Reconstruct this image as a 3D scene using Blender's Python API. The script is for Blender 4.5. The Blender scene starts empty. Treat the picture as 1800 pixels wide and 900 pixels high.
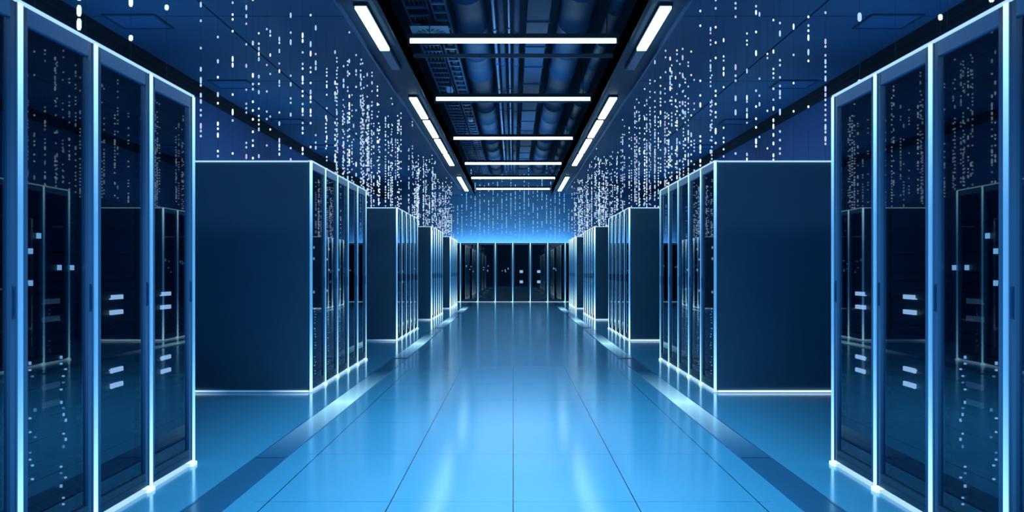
import bpy, math, random
R = random.Random(7)
S = bpy.context.scene
COL = S.collection
S.view_settings.view_transform = 'Standard'
S.view_settings.look = 'None'
try:
    S.cycles.use_denoising = True
    S.cycles.max_bounces = 7
    S.cycles.diffuse_bounces = 3
    S.cycles.glossy_bounces = 4
    S.cycles.transparent_max_bounces = 10
    S.cycles.sample_clamp_indirect = 4.0
    S.cycles.caustics_reflective = False
    S.cycles.caustics_refractive = False
except Exception:
    pass

F = 1627.0          # focal length in pixels of an 1800 wide frame
CAMH = 1.16
LANE = 1.92         # half width of the aisle
PITCH = 0.65        # rack width
Y0 = 5.56           # far end of the first block
RH = 2.2            # rack height
RD = 1.2            # rack depth
CEIL = 4.13

# ---------------------------------------------------------------- materials
def new_mat(name):
    m = bpy.data.materials.new(name); m.use_nodes = True
    nt = m.node_tree; nt.nodes.clear()
    out = nt.nodes.new('ShaderNodeOutputMaterial')
    return m, nt, out

def N(nt, t, **kw):
    n = nt.nodes.new(t)
    for k, v in kw.items():
        if k in n.inputs: n.inputs[k].default_value = v
        else: setattr(n, k, v)
    return n

def math_node(nt, op, a, b=None, c=None):
    n = nt.nodes.new('ShaderNodeMath'); n.operation = op
    for i, v in enumerate((a, b, c)):
        if v is None: continue
        if isinstance(v, (int, float)): n.inputs[i].default_value = v
        else: nt.links.new(v, n.inputs[i])
    return n.outputs[0]

def principled(name, col, rough=0.5, metal=0.0, emis=None, es=0.0, noise=0.0, nscale=6.0, spec=0.5, coat=0.0):
    m, nt, out = new_mat(name)
    b = N(nt, 'ShaderNodeBsdfPrincipled')
    b.inputs['Base Color'].default_value = (*col, 1)
    b.inputs['Roughness'].default_value = rough
    b.inputs['Metallic'].default_value = metal
    b.inputs['Specular IOR Level'].default_value = spec
    b.inputs['Coat Weight'].default_value = coat
    if emis:
        b.inputs['Emission Color'].default_value = (*emis, 1)
        b.inputs['Emission Strength'].default_value = es
    if noise:
        tc = N(nt, 'ShaderNodeTexCoord'); nz = N(nt, 'ShaderNodeTexNoise', Scale=nscale, Detail=3.0)
        nt.links.new(tc.outputs['Object'], nz.inputs['Vector'])
        mx = N(nt, 'ShaderNodeMix', data_type='RGBA')
        mx.inputs[6].default_value = (*[c * (1 - noise) for c in col], 1)
        mx.inputs[7].default_value = (*[min(1, c * (1 + noise)) for c in col], 1)
        nt.links.new(nz.outputs['Fac'], mx.inputs[0])
        nt.links.new(mx.outputs[2], b.inputs['Base Color'])
    nt.links.new(b.outputs[0], out.inputs[0])
    return m

def emitter(name, col, st, sample=True):
    m, nt, out = new_mat(name)
    e = N(nt, 'ShaderNodeEmission', Strength=st); e.inputs[0].default_value = (*col, 1)
    nt.links.new(e.outputs[0], out.inputs[0])
    if not sample: m.cycles.emission_sampling = 'NONE'
    return m

def graded_glow(name, axis, lo_col, hi_col, lo, hi, length, center, edge=0.5, power=2.0, base=None, sample=True):
    """emission graded from middle to ends, for light strips and painted glow (object coordinates)"""
    m, nt, out = new_mat(name)
    tc = N(nt, 'ShaderNodeTexCoord'); sp = N(nt, 'ShaderNodeSeparateXYZ')
    nt.links.new(tc.outputs['Object'], sp.inputs[0])
    t = math_node(nt, 'SUBTRACT', sp.outputs[axis], center)
    t = math_node(nt, 'ABSOLUTE', t)
    t = math_node(nt, 'DIVIDE', t, length / 2)
    t = math_node(nt, 'SUBTRACT', t, 1 - edge)
    t = math_node(nt, 'DIVIDE', t, edge)
    t = math_node(nt, 'MAXIMUM', t, 0.0)
    t = math_node(nt, 'MINIMUM', t, 1.0)
    t = math_node(nt, 'POWER', t, power)
    mx = N(nt, 'ShaderNodeMix', data_type='RGBA')
    mx.inputs[6].default_value = (*lo_col, 1); mx.inputs[7].default_value = (*hi_col, 1)
    nt.links.new(t, mx.inputs[0])
    st = math_node(nt, 'MULTIPLY_ADD', t, hi - lo, lo)
    b = N(nt, 'ShaderNodeBsdfPrincipled')
    b.inputs['Base Color'].default_value = (*(base or (0.05, 0.2, 0.4)), 1)
    b.inputs['Roughness'].default_value = 0.2
    nt.links.new(mx.outputs[2], b.inputs['Emission Color'])
    nt.links.new(st, b.inputs['Emission Strength'])
    nt.links.new(b.outputs[0], out.inputs[0])
    if not sample: m.cycles.emission_sampling = 'NONE'
    return m

def glass_mat(name, tint, ior=1.55, refl=(0.75, 0.88, 1.0)):
    m, nt, out = new_mat(name)
    fr = N(nt, 'ShaderNodeFresnel', IOR=ior)
    tr = N(nt, 'ShaderNodeBsdfTransparent'); tr.inputs[0].default_value = (*tint, 1)
    gl = N(nt, 'ShaderNodeBsdfGlossy', Roughness=0.015); gl.inputs[0].default_value = (*refl, 1)
    geo = N(nt, 'ShaderNodeNewGeometry')
    fac = math_node(nt, 'MULTIPLY', fr.outputs[0], math_node(nt, 'SUBTRACT', 1.0, geo.outputs['Backfacing']))
    mx = N(nt, 'ShaderNodeMixShader')
    nt.links.new(fac, mx.inputs[0]); nt.links.new(tr.outputs[0], mx.inputs[1]); nt.links.new(gl.outputs[0], mx.inputs[2])
    nt.links.new(mx.outputs[0], out.inputs[0])
    return m

def floor_mat():
    m, nt, out = new_mat('glossy_blue_floor')
    tc = N(nt, 'ShaderNodeTexCoord'); sp = N(nt, 'ShaderNodeSeparateXYZ')
    nt.links.new(tc.outputs['Object'], sp.inputs[0])
    def grid(sock, pitch, off, half):
        v = math_node(nt, 'SUBTRACT', sock, off)
        v = math_node(nt, 'DIVIDE', v, pitch)
        v = math_node(nt, 'FRACT', v)
        v = math_node(nt, 'SUBTRACT', v, 0.5)
        v = math_node(nt, 'ABSOLUTE', v)
        return math_node(nt, 'GREATER_THAN', v, 0.5 - half / pitch)
    gx = grid(sp.outputs[0], 0.615, 0.0, 0.0028)
    gy = grid(sp.outputs[1], 1.21, 4.65, 0.0035)
    inner = math_node(nt, 'LESS_THAN', math_node(nt, 'ABSOLUTE', sp.outputs[0]), 1.3)
    gx = math_node(nt, 'MULTIPLY', gx, inner)
    gy = math_node(nt, 'MULTIPLY', math_node(nt, 'MULTIPLY', gy, inner), 0.6)
    g = math_node(nt, 'MAXIMUM', gx, gy)
    nz = N(nt, 'ShaderNodeTexNoise', Scale=0.7, Detail=2.0)
    nt.links.new(tc.outputs['Object'], nz.inputs['Vector'])
    c0 = N(nt, 'ShaderNodeMix', data_type='RGBA')
    c0.inputs[6].default_value = (0.060, 0.35, 0.64, 1); c0.inputs[7].default_value = (0.068, 0.385, 0.69, 1)
    nt.links.new(nz.outputs['Fac'], c0.inputs[0])
    c1 = N(nt, 'ShaderNodeMix', data_type='RGBA')
    nt.links.new(g, c1.inputs[0]); nt.links.new(c0.outputs[2], c1.inputs[6]); c1.inputs[7].default_value = (0.004, 0.02, 0.05, 1)
    b = N(nt, 'ShaderNodeBsdfPrincipled')
    nt.links.new(c1.outputs[2], b.inputs['Base Color'])
    b.inputs['Roughness'].default_value = 0.15
    b.inputs['Specular IOR Level'].default_value = 0.75
    b.inputs['Specular Tint'].default_value = (0.6, 0.85, 1.0, 1)
    nt.links.new(b.outputs[0], out.inputs[0])
    return m

M = {}
M['floor'] = floor_mat()
M['inlay'] = principled('dark_blue_floor_inlay', (0.022, 0.14, 0.31), 0.18, spec=0.6)
M['floor_reflection'] = graded_glow('painted_floor_reflection', 1, (0.42, 0.85, 0.95), (0.06, 0.30, 0.6), 1.1, 0.02, 4.8, 0.0, edge=1.0, power=0.75, base=(0.022, 0.14, 0.31), sample=False)  # glow painted in for a floor reflection, fading at both ends
M['wall'] = principled('deep_blue_wall', (0.03, 0.16, 0.42), 0.6, noise=0.15, nscale=0.6)
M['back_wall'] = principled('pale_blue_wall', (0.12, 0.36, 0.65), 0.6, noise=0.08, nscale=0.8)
M['ceiling'] = principled('navy_ceiling_board', (0.04, 0.16, 0.31), 0.55, noise=0.25, nscale=0.8)
M['slab'] = principled('dark_slab', (0.008, 0.035, 0.08), 0.8, noise=0.3, nscale=2)
M['cornice'] = principled('black_cornice', (0.004, 0.012, 0.025), 0.7)
M['beam'] = principled('navy_beam', (0.018, 0.08, 0.16), 0.5, noise=0.2, nscale=3)
M['beam_edge'] = principled('blue_metal_edge', (0.05, 0.22, 0.5), 0.3, metal=0.5)
M['panel_off'] = principled('unlit_ceiling_panel', (0.05, 0.20, 0.42), 0.4)
M['duct'] = principled('blue_steel_duct', (0.022, 0.10, 0.22), 0.6, metal=0.0, noise=0.3, nscale=4)
M['duct_dark'] = principled('dark_duct', (0.010, 0.045, 0.10), 0.6, noise=0.3, nscale=5)
M['vent'] = principled('pale_vent', (0.35, 0.65, 0.9), 0.5)
M['side'] = principled('navy_cabinet_steel', (0.045, 0.135, 0.21), 0.42, noise=0.18, nscale=1.5, spec=0.4)
M['frame'] = graded_glow('door_frame_painted_glow', 2, (0.035, 0.19, 0.50), (0.02, 0.16, 0.40), 0.26, 0.03, 2.2, 1.1, edge=0.8, power=1.3, base=(0.016, 0.08, 0.19), sample=False)  # self-glow painted in for strip light spilling onto the stiles
M['frame_dim'] = graded_glow('door_frame_weak_painted_glow', 2, (0.03, 0.16, 0.42), (0.02, 0.14, 0.36), 0.10, 0.03, 2.2, 1.1, edge=0.8, power=1.3, base=(0.015, 0.08, 0.18), sample=False)  # same frame with weaker painted spill, for the farther blocks
M['rail'] = principled('blue_top_rail', (0.025, 0.13, 0.30), 0.3, emis=(0.02, 0.14, 0.34), es=0.22); M['rail'].cycles.emission_sampling = 'NONE'  # slight self-glow painted in for strip light on the rail
M['plinth'] = principled('dark_plinth', (0.01, 0.05, 0.10), 0.35)
M['glass'] = glass_mat('smoked_door_glass', (0.45, 0.58, 0.70), 1.85)
M['equip'] = principled('dark_equipment', (0.006, 0.022, 0.042), 0.45)
M['handle'] = principled('dark_handle', (0.02, 0.11, 0.26), 0.35)
M['led'] = graded_glow('vertical_light_strip', 2, (0.12, 0.42, 0.85), (0.42, 0.86, 1.0), 0.62, 1.9, 2.2, 1.1, edge=0.75, power=1.3, base=(0.2, 0.5, 0.7))
M['led_mid'] = graded_glow('vertical_light_strip_brighter', 2, (0.12, 0.42, 0.85), (0.50, 0.86, 1.0), 0.7, 2.8, 2.2, 1.1, edge=0.75, power=1.3, base=(0.2, 0.5, 0.7), sample=False)
M['led_far'] = graded_glow('vertical_light_strip_brightest', 2, (0.10, 0.42, 0.85), (0.62, 0.95, 1.0), 0.9, 5.0, 2.2, 1.1, edge=0.8, power=1.5, base=(0.2, 0.5, 0.7), sample=False)
M['line'] = emitter('thin_light_line', (0.45, 0.78, 1.0), 1.0, False)
M['foot'] = emitter('foot_light', (0.50, 0.90, 1.0), 1.8, False)
M['side_line'] = graded_glow('side_base_light', 0, (0.12, 0.40, 0.75), (0.60, 0.85, 1.0), 0.6, 1.5, 1.2, -0.6, edge=0.7, power=1.0, sample=False)
M['bar'] = emitter('status_bar_light', (0.75, 0.85, 1.0), 1.8, False)
M['bar_dim'] = emitter('dim_status_bar', (0.12, 0.22, 0.34), 0.4, False)
M['dot'] = emitter('indicator_dot', (0.50, 0.76, 1.0), 1.5, False)
M['dot_soft'] = emitter('indicator_dot_soft', (0.25, 0.48, 0.8), 0.9, False)
M['rain'] = [emitter('rain_dot_white', (0.70, 0.86, 1.0), 1.3, False),
             emitter('rain_dot_blue', (0.45, 0.72, 1.0), 1.0, False),
             emitter('rain_dot_lilac', (0.62, 0.60, 0.95), 0.9, False)]
M['rain_far'] = emitter('rain_dot_far', (0.22, 0.55, 0.95), 1.0, False)
M['wire'] = principled('added_thin_wire', (0.01, 0.05, 0.12), 0.6)  # wire added so the overlay dots have something to hang from
M['tube'] = emitter('tube_white', (0.60, 0.88, 1.0), 9.0)
M['strip'] = emitter('strip_white', (0.66, 0.97, 1.0), 5.0)
M['strip_off'] = principled('unlit_strip_cover', (0.08, 0.30, 0.50), 0.3)
M['housing'] = principled('black_lamp_housing', (0.006, 0.015, 0.03), 0.5)

# ---------------------------------------------------------------- mesh helpers
class MB:
    def __init__(s): s.v = []; s.f = []; s.mi = []
    def box(s, x0, x1, y0, y1, z0, z1, mi=0):
        if x0 > x1: x0, x1 = x1, x0
        if y0 > y1: y0, y1 = y1, y0
        b = len(s.v)
        s.v += [(x0,y0,z0),(x1,y0,z0),(x1,y1,z0),(x0,y1,z0),(x0,y0,z1),(x1,y0,z1),(x1,y1,z1),(x0,y1,z1)]
        for q in ((0,3,2,1),(4,5,6,7),(0,1,5,4),(1,2,6,5),(2,3,7,6),(3,0,4,7)):
            s.f.append(tuple(b+i for i in q)); s.mi.append(mi)
        return s
    def gem(s, c, rx, rz, mi=0, n=6):
        """a small rounded light bead: a vertical capsule of n sides"""
        x, y, z = c; b = len(s.v)
        for k, (rr, zz) in enumerate(((0.6, -1), (1, -0.55), (1, 0.55), (0.6, 1))):
            for i in range(n):
                a = 2*math.pi*i/n
                s.v.append((x+rx*rr*math.cos(a), y+rx*rr*math.sin(a), z+rz*zz))
        for k in range(3):
            for i in range(n):
                j = (i+1) % n
                s.f.append((b+k*n+i, b+k*n+j, b+(k+1)*n+j, b+(k+1)*n+i)); s.mi.append(mi)
        s.f.append(tuple(b+i for i in reversed(range(n)))); s.mi.append(mi)
        s.f.append(tuple(b+3*n+i for i in range(n))); s.mi.append(mi)
        return s
    def tube(s, p0, p1, r, n=12, mi=0, ribs=0, rib_r=0.0):
        """cylinder along x, y or z, with optional raised joint rings"""
        ax = max(range(3), key=lambda i: abs(p1[i]-p0[i]))
        u, w = [i for i in range(3) if i != ax]
        L = p1[ax]-p0[ax]
        st = [(0.0, r), (1.0, r)]
        if ribs:
            st = [(0.0, r)]
            for k in range(ribs):
                t = (k+0.5)/ribs; e = 0.03/abs(L)
                st += [(t-e, r), (t-e*0.7, r+rib_r), (t+e*0.7, r+rib_r), (t+e, r)]
            st.append((1.0, r))
        b = len(s.v)
        for t, rr in st:
            for i in range(n):
                a = 2*math.pi*i/n; q = [0, 0, 0]
                q[ax] = p0[ax]+L*t; q[u] = p0[u]+rr*math.cos(a); q[w] = p0[w]+rr*math.sin(a)
                s.v.append(tuple(q))
        for k in range(len(st)-1):
            for i in range(n):
                j = (i+1) % n
                s.f.append((b+k*n+i, b+k*n+j, b+(k+1)*n+j, b+(k+1)*n+i)); s.mi.append(mi)
        s.f.append(tuple(b+i for i in range(n))); s.mi.append(mi)
        s.f.append(tuple(b+(len(st)-1)*n+i for i in range(n))); s.mi.append(mi)
        return s
    def mesh(s, name, mats, mirror=False):
        me = bpy.data.meshes.new(name)
        v = [(-x, y, z) for x, y, z in s.v] if mirror else s.v
        f = [tuple(reversed(q)) for q in s.f] if mirror else s.f
        me.from_pydata(v, [], f)
        for m in (mats if isinstance(mats, (list, tuple)) else [mats]): me.materials.append(m)
        me.polygons.foreach_set('material_index', s.mi)
        me.update()
        return me

def link(name, data, parent=None, loc=None):
    o = bpy.data.objects.new(name, data); COL.objects.link(o)
    if parent: o.parent = parent
    if loc: o.location = loc
    return o

def tag(o, label, cat, group=None):
    o['label'] = label; o['category'] = cat
    if group: o['group'] = group
    return o

def struct(name, mb, mat):
    o = link(name, mb.mesh(name, mat)); o['kind'] = 'structure'
    return o

def bevel(o, w=0.004):
    m = o.modifiers.new('bevel', 'BEVEL'); m.width = w; m.segments = 2; m.limit_method = 'ANGLE'

# ---------------------------------------------------------------- the setting
YE = 36.2
WX = 5.1
struct('floor', MB().box(-WX-0.2, WX+0.2, -4, YE+0.2, -0.2, 0), M['floor'])
struct('wall_left', MB().box(-WX-0.2, -WX, -4, YE, 0, CEIL+0.2), M['wall'])
struct('wall_right', MB().box(WX, WX+0.2, -4, YE, 0, CEIL+0.2), M['wall'])
struct('wall_back', MB().box(-WX-0.2, WX+0.2, YE, YE+0.2, 0, 5.6), M['back_wall'])
for nm, s in (('left', -1), ('right', 1)):
    # lowered side ceiling boards with shallow joints
    mb = MB()
    y = -4.0
    while y < YE:
        y1 = min(y+3.7, YE)
        mb.box(s*1.95, s*3.45, y+0.012, y1-0.012, CEIL, CEIL+0.12)
        mb.box(s*3.475, s*WX, y+0.012, y1-0.012, CEIL, CEIL+0.12)
        y = y1
    mb.box(s*1.95, s*WX, -4, YE, CEIL+0.02, CEIL+0.16)
    struct('ceiling_%s' % nm, mb, M['ceiling'])
    struct('trim_%d' % (1 if s < 0 else 2), MB().box(s*(WX-0.14), s*WX, -4, YE, CEIL-0.10, CEIL).box(s*(WX-0.07), s*WX, -4, YE, CEIL-0.16, CEIL-0.10), M['cornice'])
    # the dark beam along the opening that carries the side lights
    struct('trim_%d' % (3 if s < 0 else 4), MB().box(s*1.50, s*1.93, -4, YE, CEIL+0.015, CEIL+0.30).box(s*1.50, s*1.53, -4, YE, CEIL-0.03, CEIL+0.3), M['beam'])
    struct('trim_%d' % (5 if s < 0 else 6), MB().box(s*1.93, s*1.955, -4, YE, CEIL-0.035, CEIL+0.3), M['beam_edge'])
    # inlaid floor strip beside the racks
    struct('trim_%d' % (7 if s < 0 else 8), MB().box(s*1.40, s*1.59, -4, 33.9, 0.0, 0.004).box(s*1.585, s*1.597, -4, 33.9, 0, 0.007), M['inlay'])
struct('ceiling', MB().box(-2.2, 2.2, -4, YE, 5.35, 5.55).box(-2.2, -2.0, -4, YE, CEIL+0.16, 5.4).box(2.0, 2.2, -4, YE, CEIL+0.16, 5.4), M['slab'])

# ---------------------------------------------------------------- racks
cache = {}
def cm(key, fn, mats, mir):
    k = (key, mir)
    if k not in cache: cache[k] = fn().mesh(key, mats, mir)
    return cache[k]

HW = PITCH/2 - 0.001
LW = 0.026          # light strip width
def f_body():
    mb = MB()
    mb.box(-RD, -0.16, -HW, HW, 0.05, RH)            # core
    mb.box(-0.16, -0.03, -HW, -HW+0.02, 0.05, RH).box(-0.16, -0.03, HW-0.02, HW, 0.05, RH)
    mb.box(-0.16, -0.03, -HW+0.02, HW-0.02, RH-0.04, RH).box(-0.16, -0.03, -HW+0.02, HW-0.02, 0.05, 0.09)
    mb.box(-RD+0.04, -0.03, -HW+0.01, HW-0.01, 0.0, 0.05)   # plinth
    return mb
def f_stile():
    mb = MB(); a, b = -HW, HW-LW
    mb.box(-0.03, 0, a+0.003, a+0.050, 0.03, RH-0.002).box(-0.03, 0, b-0.050, b-0.003, 0.03, RH-0.002)
    # rolled inner lips
    mb.box(-0.022, 0.004, a+0.003, a+0.012, 0.03, RH-0.002).box(-0.022, 0.004, b-0.012, b-0.003, 0.03, RH-0.002)
    return mb
def f_toprail():
    return MB().box(-0.03, 0, -HW+0.050, HW-LW-0.050, RH-0.068, RH-0.002)
def f_botrail():
    return MB().box(-0.03, 0, -HW+0.050, HW-LW-0.050, 0.03, 0.10).box(-0.022, 0.003, -HW+0.050, HW-LW-0.050, 0.06, 0.066)
def f_glass():
    return MB().box(-0.018, -0.012, -HW+0.045, HW-LW-0.045, 0.095, RH-0.064)
def f_handle():
    y = HW-LW-0.030
    return MB().box(0, 0.006, y-0.009, y+0.009, 0.975, 1.10).box(0.006, 0.009, y-0.006, y+0.006, 0.985, 1.09)
def f_led():
    return MB().box(-0.014, 0.010, HW-LW, HW, 0.01, RH)
def f_led_near():
    return MB().box(-0.014, 0.010, -HW-0.012, -HW, 0.01, RH)
def f_top():
    return MB().box(-0.03, 0.006, -HW, HW, RH, RH+0.012)
def f_base():
    return MB().box(-0.03, 0.006, -HW, HW-LW, 0.004, 0.016)
def f_foot():
    return MB().box(-0.02, 0.022, HW-LW-0.045, HW+0.0, 0.0, 0.02)
def f_side_top():
    return MB().box(-RD, -0.03, -HW-0.012, -HW, RH-0.006, RH+0.008)
def f_side_base():
    return MB().box(-RD, -0.03, -HW-0.014, -HW, 0.006, 0.022)
def f_equip():
    mb = MB(); rr = random.Random(3)
    z = 0.11
    mb.box(-0.159, -0.075, -0.28, 0.28, 0.09, RH-0.05)
    while z < RH-0.12:
        h = rr.choice((0.044, 0.044, 0.088, 0.13))
        h = min(h, RH-0.08-z)
        mb.box(-0.075, -0.045-rr.random()*0.012, -0.235, 0.235, z, z+h-0.006)
        mb.box(-0.075, -0.036, -0.255, -0.237, z+0.008, z+h-0.012).box(-0.075, -0.036, 0.237, 0.255, z+0.008, z+h-0.012)
        z += h
    return mb
def ind_spots(seed, style, far):
    out = []; rr = random.Random(seed*17+5)
    cols = {0: (-0.15, 0.11), 1: (-0.10,), 2: (-0.18, 0.05), 3: (), 9: ()}[style]
    def dot(y, z, k=1.0, kz=1.0, soft=False): out.append((y, z, k, kz, soft))
    for c in cols:
        z = 0.14
        while z < 0.80:
            if rr.random() < 0.62:
                dot(c+rr.choice((-0.02, 0, 0.02)), z, 0.48, rr.choice((1, 1, 1.8)), rr.random() < 0.3)
            z += 0.028
    if style == 0:
        for y, z in ((-0.10, 1.305), (-0.165, 1.24), (-0.165, 1.11), (0.075, 1.174), (0.19, 1.174)): dot(y, z, 1.5)
    if style == 2:
        for k in range(5): dot(rr.choice((-0.15, 0.0, 0.1)), 0.95+0.11*k, 1.6)
    if style == 3:
        for k in range(4): dot(rr.uniform(-0.2, 0.15), rr.uniform(1.1, 1.35), 2.2 if far else 1.5, rr.choice((1, 2)))
    return out
def f_dot(): return MB().box(-0.050, -0.041, -0.0075, 0.0075, -0.0075, 0.0075)
def f_bar(z):
    return lambda: MB().box(-0.056, -0.040, -0.06, 0.07, -0.011, 0.011).box(-0.045, -0.036, -0.070, -0.058, -0.011, -0.002)
def f_sq(z):
    return lambda: MB().box(-0.060, -0.030, -0.08, 0.04, -0.05, 0.05)

NTH = ['first', 'second', 'third', 'fourth', 'fifth']
def rack(loc, mir, rot, style, bars, first, label, group, far=False):
    r = link('server_rack', None, None, loc); r.rotation_euler.z = rot
    r.empty_display_size = 0.1
    tag(r, label, 'server rack', group)
    link('cabinet_body', cm('cabinet_body', f_body, M['side'], mir), r)
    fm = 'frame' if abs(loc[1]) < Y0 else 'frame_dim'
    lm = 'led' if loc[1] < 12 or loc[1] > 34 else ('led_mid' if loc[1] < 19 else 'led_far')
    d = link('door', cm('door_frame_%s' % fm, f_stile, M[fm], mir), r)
    link('top_rail', cm('top_rail', f_toprail, M['rail'], mir), d)
    link('bottom_rail', cm('bottom_rail', f_botrail, M['plinth'], mir), d)
    link('door_glass', cm('door_glass', f_glass, M['glass'], mir), d)
    link('handle', cm('handle', f_handle, M['handle'], mir), d)
    e = link('equipment_panel', cm('equipment_panel', f_equip, M['equip'], mir), r)
    for y, z, k, kz, soft in ind_spots(style[0], style[1], loc[1] > 30):
        q = link('indicator_light', cm('dot_soft' if soft else 'dot', f_dot, M['dot_soft' if soft else 'dot'], mir), e, (0, y, z)); q.scale = (1, k, k*kz)
    if bars:
        mat = M['bar'] if bars in (1, 3) else M['bar_dim']
        if bars == 3:
            for z in (1.13, 0.62+0.13): link('status_light', cm('sq', f_sq(0), mat, mir), e, (0, 0, z))
        else:
            for z in (1.03, 0.955, 0.67, 0.595): link('light_bar', cm('bar_%d' % bars, f_bar(0), mat, mir), e, (0, 0, z))
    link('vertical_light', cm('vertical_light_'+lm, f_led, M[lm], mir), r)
    link('top_light', cm('top_light', f_top, M['line'], mir), r)
    link('base_light', cm('base_light', f_base, M['line'], mir), r)
    link('foot_light', cm('foot_light', f_foot, M['foot'], mir), r)
    if first:
        link('vertical_light', cm('vertical_light_near_'+lm, f_led_near, M[lm], mir), r)
        link('side_top_light', cm('side_top_light', f_side_top, M['line'], mir), r)
        link('side_base_light', cm('side_base_light', f_side_base, M['side_line'], mir), r)
    return r

BLK = ['first', 'second', 'third', 'fourth', 'fifth']
def block_y(b): return Y0 + PITCH*(10*(b-1)+5)      # near end of block b (b=0 is the foreground block)
rr = random.Random(11)
for s, side in ((-1, 'left'), (1, 'right')):
    for b in range(5):
        y0 = block_y(b)
        for k in range(5):
            if b == 0 and k == 0: continue           # beside the camera, never in view
            bars = 0
            if b == 0:
                style = {1: (1, 1), 2: (0, 0), 3: (9, 9), 4: (9, 9)}[k]
                bars = {1: 0, 2: 2, 3: 1, 4: 1}[k]
                lab = {1: 'smoked-glass server rack cut by the %s edge of the photo',
                       2: 'smoked-glass server rack with scattered square and dotted indicator lights, foreground %s',
                       3: 'smoked-glass server rack with four white light bars, second from the %s foreground block end',
                       4: 'smoked-glass server rack with four white light bars, standing last in the %s foreground block'}[k] % side
            else:
                style = (k, 2) if b == 1 and k < 3 else ((k, 1) if b == 1 else (rr.randrange(3), 3))
                if k == 0:
                    lab = 'server rack showing its broad navy side panel, starting the %s block on the %s' % (BLK[b], side)
                else:
                    lab = 'light-edged glass server rack, %s from the near end of the %s block, %s' % (NTH[k], BLK[b], side)
            rack((s*LANE, y0+PITCH*(k+0.5), 0), s > 0, 0, style, bars, k == 0, lab,
                 'server racks in the %s block on the %s' % (BLK[b], side))

BACKY = 34.45
ORD8 = ['first', 'second', 'third', 'fourth', 'fifth', 'sixth', 'seventh', 'eighth']
for i in range(8):
    x = (i-3.5)*PITCH
    rack((x, BACKY, 0), False, -math.pi/2, (i, 3) if i not in (4, 5) else (9, 9), 3 if i in (4, 5) else 0, i == 0,
         ('black glass server rack with two square lights, %s in the end row' % ('left of the pair' if i == 4 else 'right of the pair')) if i in (4, 5)
         else 'dark server rack closing the aisle, %s from the left in the end row' % ORD8[i],
         'server racks in the row across the aisle end')

# ---------------------------------------------------------------- luminaires
def tube_lamp(y, i):
    r = link('pendant_tube_light', None, None, (0, y, CEIL)); r.empty_display_size = 0.1
    tag(r, 'long white tube light hung across the ceiling opening, %s from the camera' % ['first','second','third','fourth','fifth','sixth'][i], 'ceiling light', 'tube lights across the ceiling opening')
    link('diffuser', cache.setdefault('tube', MB().tube((-1.33,0,0),(1.33,0,0),0.028,10).mesh('tube_diffuser', M['tube'])), r)
    link('housing', cache.setdefault('housing', MB().box(-1.36,1.36,-0.05,0.05,0.026,0.085).box(-1.36,-1.33,-0.035,0.035,-0.03,0.03).box(1.33,1.36,-0.035,0.035,-0.03,0.03).mesh('tube_housing', M['housing'])), r)
    for sx in (-1, 1):
        link('suspension_rod', cache.setdefault('rod%d' % sx, MB().tube((1.145+0.065 if sx > 0 else -1.08,0,0.08),(1.21 if sx > 0 else -1.08,0,1.22),0.006,6).mesh('suspension_rod', M['housing'])), r)
TUBES = (11.96, 16.0, 20.75, 25.6, 29.6, 33.55)
for i, y in enumerate(TUBES): tube_lamp(y, i)

STR = ((10.33, 12.3, 13.5), (15.75, 17.85, 0), (18.15, 20.4, 0), (20.75, 23.1, 0), (23.4, 25.8, 0), (29.1, 31.4, 0), (31.6, 34.0, 0))
for s, side in ((-1, 'left'), (1, 'right')):
    for i, (a, b, off) in enumerate(STR):
        r = link('ceiling_strip_light', None, None, (s*1.705, a, CEIL)); r.empty_display_size = 0.1
        tag(r, 'bright white strip light under the %s ceiling beam, %s from the camera' % (side, ['first','second','third','fourth','fifth','sixth','seventh'][i]),
            'ceiling light', 'strip lights under the %s ceiling beam' % side)
        L = b-a
        link('diffuser', MB().box(-0.062,0.062,0,L,-0.045,-0.02).mesh('strip_diffuser', M['strip']), r)
        end = (off-a) if off else L+0.06
        link('housing', MB().box(-0.075,0.075,-0.03,end,-0.02,0.013).mesh('strip_housing', M['housing']), r)
        if off: link('unlit_cover', MB().box(-0.06,0.06,L+0.04,end,-0.042,-0.02).mesh('unlit_cover', M['strip_off']), r)
    # unlit pale square panels and reflective pieces in the side ceilings
    for i, y in enumerate((11.0, 14.7, 18.4, 22.1)):
        r = link('ceiling_panel', None, None, (s*4.45, y, CEIL)); r.empty_display_size = 0.1
        tag(r, 'unlit square ceiling panel above the %s racks, %s from the camera' % (side, NTH[i]), 'ceiling panel', 'unlit square panels in the side ceilings')
        link('panel', cache.setdefault('pnl', MB().box(-0.28,0.28,-0.28,0.28,-0.012,0.0).mesh('panel', M['panel_off'])), r)
        link('frame', cache.setdefault('pfr', MB().box(-0.31,0.31,-0.31,-0.28,-0.02,0).box(-0.31,0.31,0.28,0.31,-0.02,0).box(-0.31,-0.28,-0.28,0.28,-0.02,0).box(0.28,0.31,-0.28,0.28,-0.02,0).mesh('panel_frame', M['beam'])), r)
    # floor reflections beside the rack blocks, put in as glowing bands
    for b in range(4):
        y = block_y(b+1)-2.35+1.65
        o = link('floor_reflection_band', cache.setdefault('fg', MB().box(-0.088,0.088,-2.4,2.4,0.004,0.010).mesh('floor_reflection_band', M['floor_reflection'])), None, (s*1.495, y, 0))
        tag(o, 'soft reflection band painted as glow on the floor beside the %s racks, %s from the camera' % (side, NTH[b]), 'painted reflection', 'painted reflection bands beside the %s racks' % side)

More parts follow.
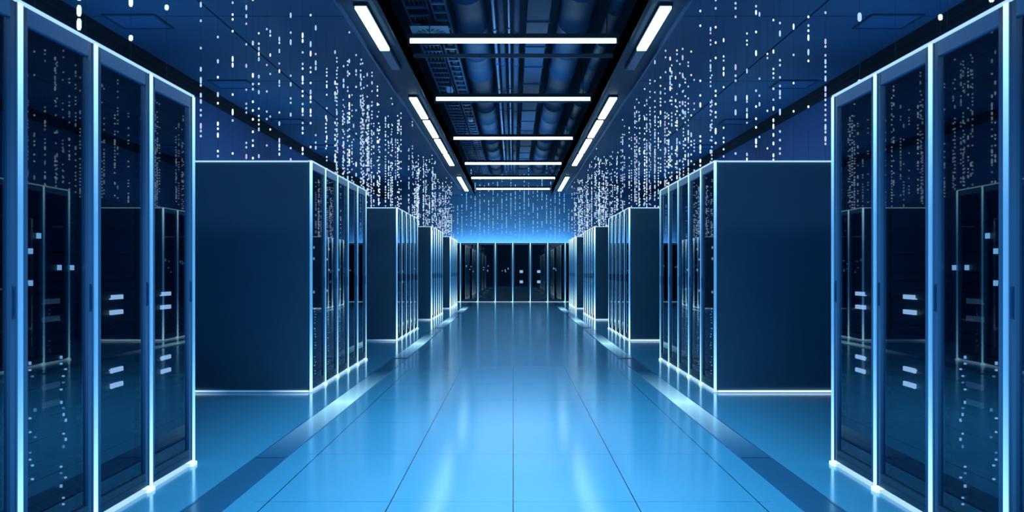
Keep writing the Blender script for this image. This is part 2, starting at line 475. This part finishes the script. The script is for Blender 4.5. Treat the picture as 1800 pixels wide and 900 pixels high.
# ---------------------------------------------------------------- ducts and trays above the opening
def one(name, label, cat, mb, mat, loc=(0,0,0), group=None):
    o = link(name, mb.mesh(name, mat), None, loc); tag(o, label, cat, group); return o
def duct(x, z, r, label, mat='duct', ya=8.0, yb=34.9):
    o = one('round_duct', label, 'duct', MB().tube((0,ya,0),(0,yb,0),r,24,ribs=16,rib_r=0.02), M[mat], (x,0,z))
    for p in o.data.polygons: p.use_smooth = len(p.vertices) == 4
duct(-0.62, 4.92, 0.24, 'wide round duct running along the ceiling left of centre')
duct(0.92, 4.95, 0.24, 'wide round duct running along the ceiling right of centre')
duct(1.36, 4.62, 0.09, 'slim round duct beside the right ceiling beam', 'duct_dark')
for i, (x, z, r, lab) in enumerate(((-0.27, 4.72, 0.03, 'thin pipe, leftmost of the overhead pipe bundle'), (-0.17, 4.70, 0.04, 'thicker pipe, second from left in the overhead bundle'),
                                    (-0.06, 4.74, 0.025, 'thin pipe near the middle of the overhead bundle'), (0.05, 4.70, 0.045, 'thickest pipe on the right of the overhead bundle'))):
    o = one('ceiling_pipe', lab, 'pipe', MB().tube((0,8,0),(0,34.9,0),r,12,ribs=12,rib_r=0.012), M['duct' if i % 2 else 'beam_edge'], (x,0,z), 'pipes running along the ceiling')
mb = MB()
mb.box(-0.16,0.16,8,34.9,0,0.16)
y = 9
while y < 34.5: mb.box(-0.18,0.18,y,y+0.04,-0.02,0.18); y += 1.5
one('rectangular_duct', 'flat rectangular duct running beside the overhead pipe bundle', 'duct', mb, M['duct'], (0.36,0,4.80))
def tray(x, z, w, label):
    r = link('cable_tray', None, None, (x, 0, z)); tag(r, label, 'cable tray'); r.empty_display_size = 0.1
    link('side_rail', MB().box(-w,-w+0.02,8,34.9,0,0.08).mesh('side_rail', M['duct']), r)
    link('side_rail', MB().box(w-0.02,w,8,34.9,0,0.08).mesh('side_rail', M['duct']), r)
    rung = MB().box(-w+0.02,w-0.02,0,0.05,0.005,0.03).mesh('rung', M['beam_edge'])
    for k in range(66): link('rung', rung, r, (0, 8.2+0.4*k, 0))
    cable = MB().tube((0, 8, 0.05), (0, 34.9, 0.05), 0.02, 8).mesh('cable', M['housing'])
    for k in range(4): link('cable', cable, r, (-w+0.07+k*(2*w-0.14)/3, 0, 0))
tray(-1.27, 4.62, 0.16, 'ladder cable tray running along the left side of the opening')
tray(-0.96, 4.56, 0.10, 'narrower ladder cable tray nearer the ceiling middle')
for i, y in enumerate((9.2, 13.9, 17.6, 22.6, 27.4, 31.6)):
    mb = MB().box(-1.5,1.5,-0.018,0.018,0.0,0.008).box(-1.5,1.5,-0.005,0.005,0.008,0.05).box(-1.5,1.5,-0.018,0.018,0.05,0.058)
    one('cross_beam', 'dark steel cross beam over the aisle, %s from the camera' % ['first','second','third','fourth','fifth','sixth'][i], 'beam', mb, M['beam'], (0,y,4.36), 'steel cross beams over the aisle')
# square swirl vent
v = link('ceiling_vent', None, None, (-1.14, 12.85, 4.46)); tag(v, 'pale square swirl vent above the first tube light', 'vent'); v.empty_display_size = 0.1
link('face_plate', MB().box(-0.26,0.26,-0.30,0.30,0,0.02).mesh('face_plate', M['vent']), v)
mb = MB()
for k in range(16):
    a = 2*math.pi*k/16; b0 = len(mb.v)
    for rad, da in ((0.08, 0), (0.21, 0.16), (0.21, 0.34), (0.08, 0.16)):
        mb.v.append((rad*math.cos(a+da), rad*1.1*math.sin(a+da), -0.004))
    mb.f.append((b0, b0+1, b0+2, b0+3)); mb.mi.append(0)
link('swirl_slots', mb.mesh('swirl_slots', M['housing']), v)
link('duct_collar', MB().tube((0,0,0.02),(0,0,0.15),0.14,20).mesh('duct_collar', M['duct_dark']), v)
for i, (x, y, z, lab) in enumerate(((-1.15, 15.9+0.9, 4.42, 'small pale ceiling fitting left, between the first two tube lights'), (-0.92, 20.0, 4.40, 'small pale ceiling fitting under the left cable tray farther along'))):
    r = link('ceiling_sensor', None, None, (x, y, z)); tag(r, lab, 'ceiling fitting'); r.empty_display_size = 0.1
    link('body', MB().box(-0.05,0.05,-0.16,0.16,0,0.05).mesh('sensor_body', M['vent']), r)
    link('bracket', MB().box(-0.01,0.01,-0.01,0.01,0.05,0.9).mesh('bracket', M['housing']), r)

# ---------------------------------------------------------------- digital rain: overlay dots built as glowing beads on added wires
def strand(x, y, zlo, mats, dens, w, label, group, pitch=0.036, ztop=CEIL, fade=0.5, streak=0.35):
    mb = MB()
    mb.box(-0.0008, 0.0008, -0.0008, 0.0008, zlo, ztop+0.005, 0)
    z = zlo+0.03; run = 0.5
    while z < ztop-0.04:
        t = (z-zlo)/(ztop-zlo)
        if R.random() < 0.12: run = R.uniform(0.1, 1.6)
        if R.random() < dens*run*(1-fade*t):
            h = w*0.62 if R.random() > streak else w*R.uniform(1.0, 1.7)
            c = 1 if R.random() < 0.7 else 2
            mb.gem((0, 0, z), w/2, h, c, 6 if w > 0.02 else 4); z += h*1.1
        z += pitch
    o = link('digital_rain_strand', mb.mesh('rain_strand', [M['wire']]+mats), None, (x, y, 0))
    tag(o, label, 'digital rain', group)
HWS = [549, 519, 493, 469, 457.5, 447, 433, 427, 411, 391, 370, 356, 347, 329, 313, 298, 288, 276, 268]
for s, side in ((-1, 'left'), (1, 'right')):
    wb = [M['rain'][0], M['rain'][1]]; lil = [M['rain'][1], M['rain'][2]]
    for i, (hw, d) in enumerate(((841, 3.95), (763, 4.5), (751, 4.9), (672, 5.05), (609, 5.35))):
        strand(s*hw*d/F, d, RH+0.02, wb, 0.10, 0.024,
               'sparse strand of white digital-rain dots on an added wire above the %s foreground racks, %s from the camera' % (side, NTH[i]), 'digital-rain strands above the %s foreground racks' % side)
    for i, hw in enumerate(HWS):
        lo = max(8.95, 2.0*F/hw); hi = min(11.9, 3.05*F/hw)
        d = lo+(hi-lo)*R.random()
        strand(s*hw*d/F, d, RH+0.02, wb if i % 3 else lil, 0.36 if i % 4 else 0.6, 0.019,
               'strand of white digital-rain dots on an added wire above the second rack block, %s' % side, 'digital-rain strands above the second block, %s' % side)
    for n, (ya, yb, xa, xb, w, dn, nm) in ((42, (12.3, 18.4, 1.97, 2.75, 0.020, 0.85, 'third')), (36, (21.6, 25.0, 1.97, 2.5, 0.024, 0.65, 'fourth')), (30, (28.2, 31.6, 1.97, 2.4, 0.026, 0.55, 'fifth'))):
        for k in range(n):
            d = ya+(yb-ya)*(k+R.random())/n; x = R.uniform(xa, xb)
            zlo = RH+0.02
            strand(s*x, d, zlo, lil if R.random() < 0.6 else wb, dn, w, 'dense strand of digital-rain dots on an added wire over the %s rack block, %s' % (nm, side),
                   'digital-rain strands above the %s block, %s' % (nm, side), pitch=0.036, fade=0.85, streak=0.2)
for k in range(26):
    x = -2.2+4.4*(k+0.5)/26
    strand(x, 35.3+R.uniform(-0.2, 0.2), RH+0.03, [M['rain_far'], M['rain_far']], 0.8, 0.03, 'faint blue strand of digital-rain dots on an added wire in front of the far wall',
           'faint digital-rain strands before the far wall', ztop=5.34 if abs(x) < 1.95 else CEIL, fade=0.9, streak=0.5)

# ---------------------------------------------------------------- light
def area(loc, rot, sx, sy, power, col):
    l = bpy.data.lights.new('lamp', 'AREA'); l.shape = 'RECTANGLE'; l.size = sx; l.size_y = sy
    l.energy = power; l.color = col
    o = bpy.data.objects.new('lamp', l); COL.objects.link(o); o.location = loc; o.rotation_euler = rot
    return o
for y, p, sa in ((2.4, 40, 75), (4.8, 50, 75), (7.2, 46, 78), (9.6, 36, 100)):  # fill lamps added overhead to brighten the near floor
    area((0, y, 4.1), (0, 0, 0), 1.6, 0.8, p, (0.46, 0.80, 1.0)).data.spread = math.radians(sa)
area((0, 35.92, 2.1), (math.radians(180), 0, 0), 5.0, 0.3, 54, (0.32, 0.66, 1.0))
area((0, -2.5, 3.8), (math.radians(80), 0, 0), 7.0, 0.5, 170, (0.34, 0.68, 1.0))  # fill lamp added behind the camera to lift the cabinet side panels
for s in (-1, 1):
    for y in (5, 10, 16, 22, 28):
        area((s*4.2, y, 2.6), (math.radians(180), 0, 0), 1.2, 4.0, 15, (0.18, 0.52, 1.0))  # fill uplights added behind the racks for walls and side ceilings
for y in (13.9, 18.3, 23.1, 27.4):  # fill downlights added between the tubes to lift the floor
    area((0, y, 4.20), (0, 0, 0), 2.0, 0.1, 22, (0.40, 0.76, 1.0)).data.spread = math.radians(110)
for y in (10, 16, 23, 30):  # fill lamps added facing up to brighten the ducts in the void
    area((0, y, 4.25), (math.radians(180), 0, 0), 2.0, 3.0, 17, (0.15, 0.5, 1.0))

w = bpy.data.worlds.new('world'); S.world = w; w.use_nodes = True
w.node_tree.nodes['Background'].inputs[0].default_value = (0.006, 0.035, 0.09, 1)
w.node_tree.nodes['Background'].inputs[1].default_value = 1.0

cam = bpy.data.cameras.new('camera'); co = bpy.data.objects.new('camera', cam); COL.objects.link(co)
co.location = (0, 0, CAMH); co.rotation_euler = (math.pi/2, 0, 0)
cam.sensor_width = 36; cam.lens = 36*F/1800
cam.shift_x = -2/1800; cam.shift_y = 26/1800
cam.clip_start = 0.05; cam.clip_end = 200
S.camera = co
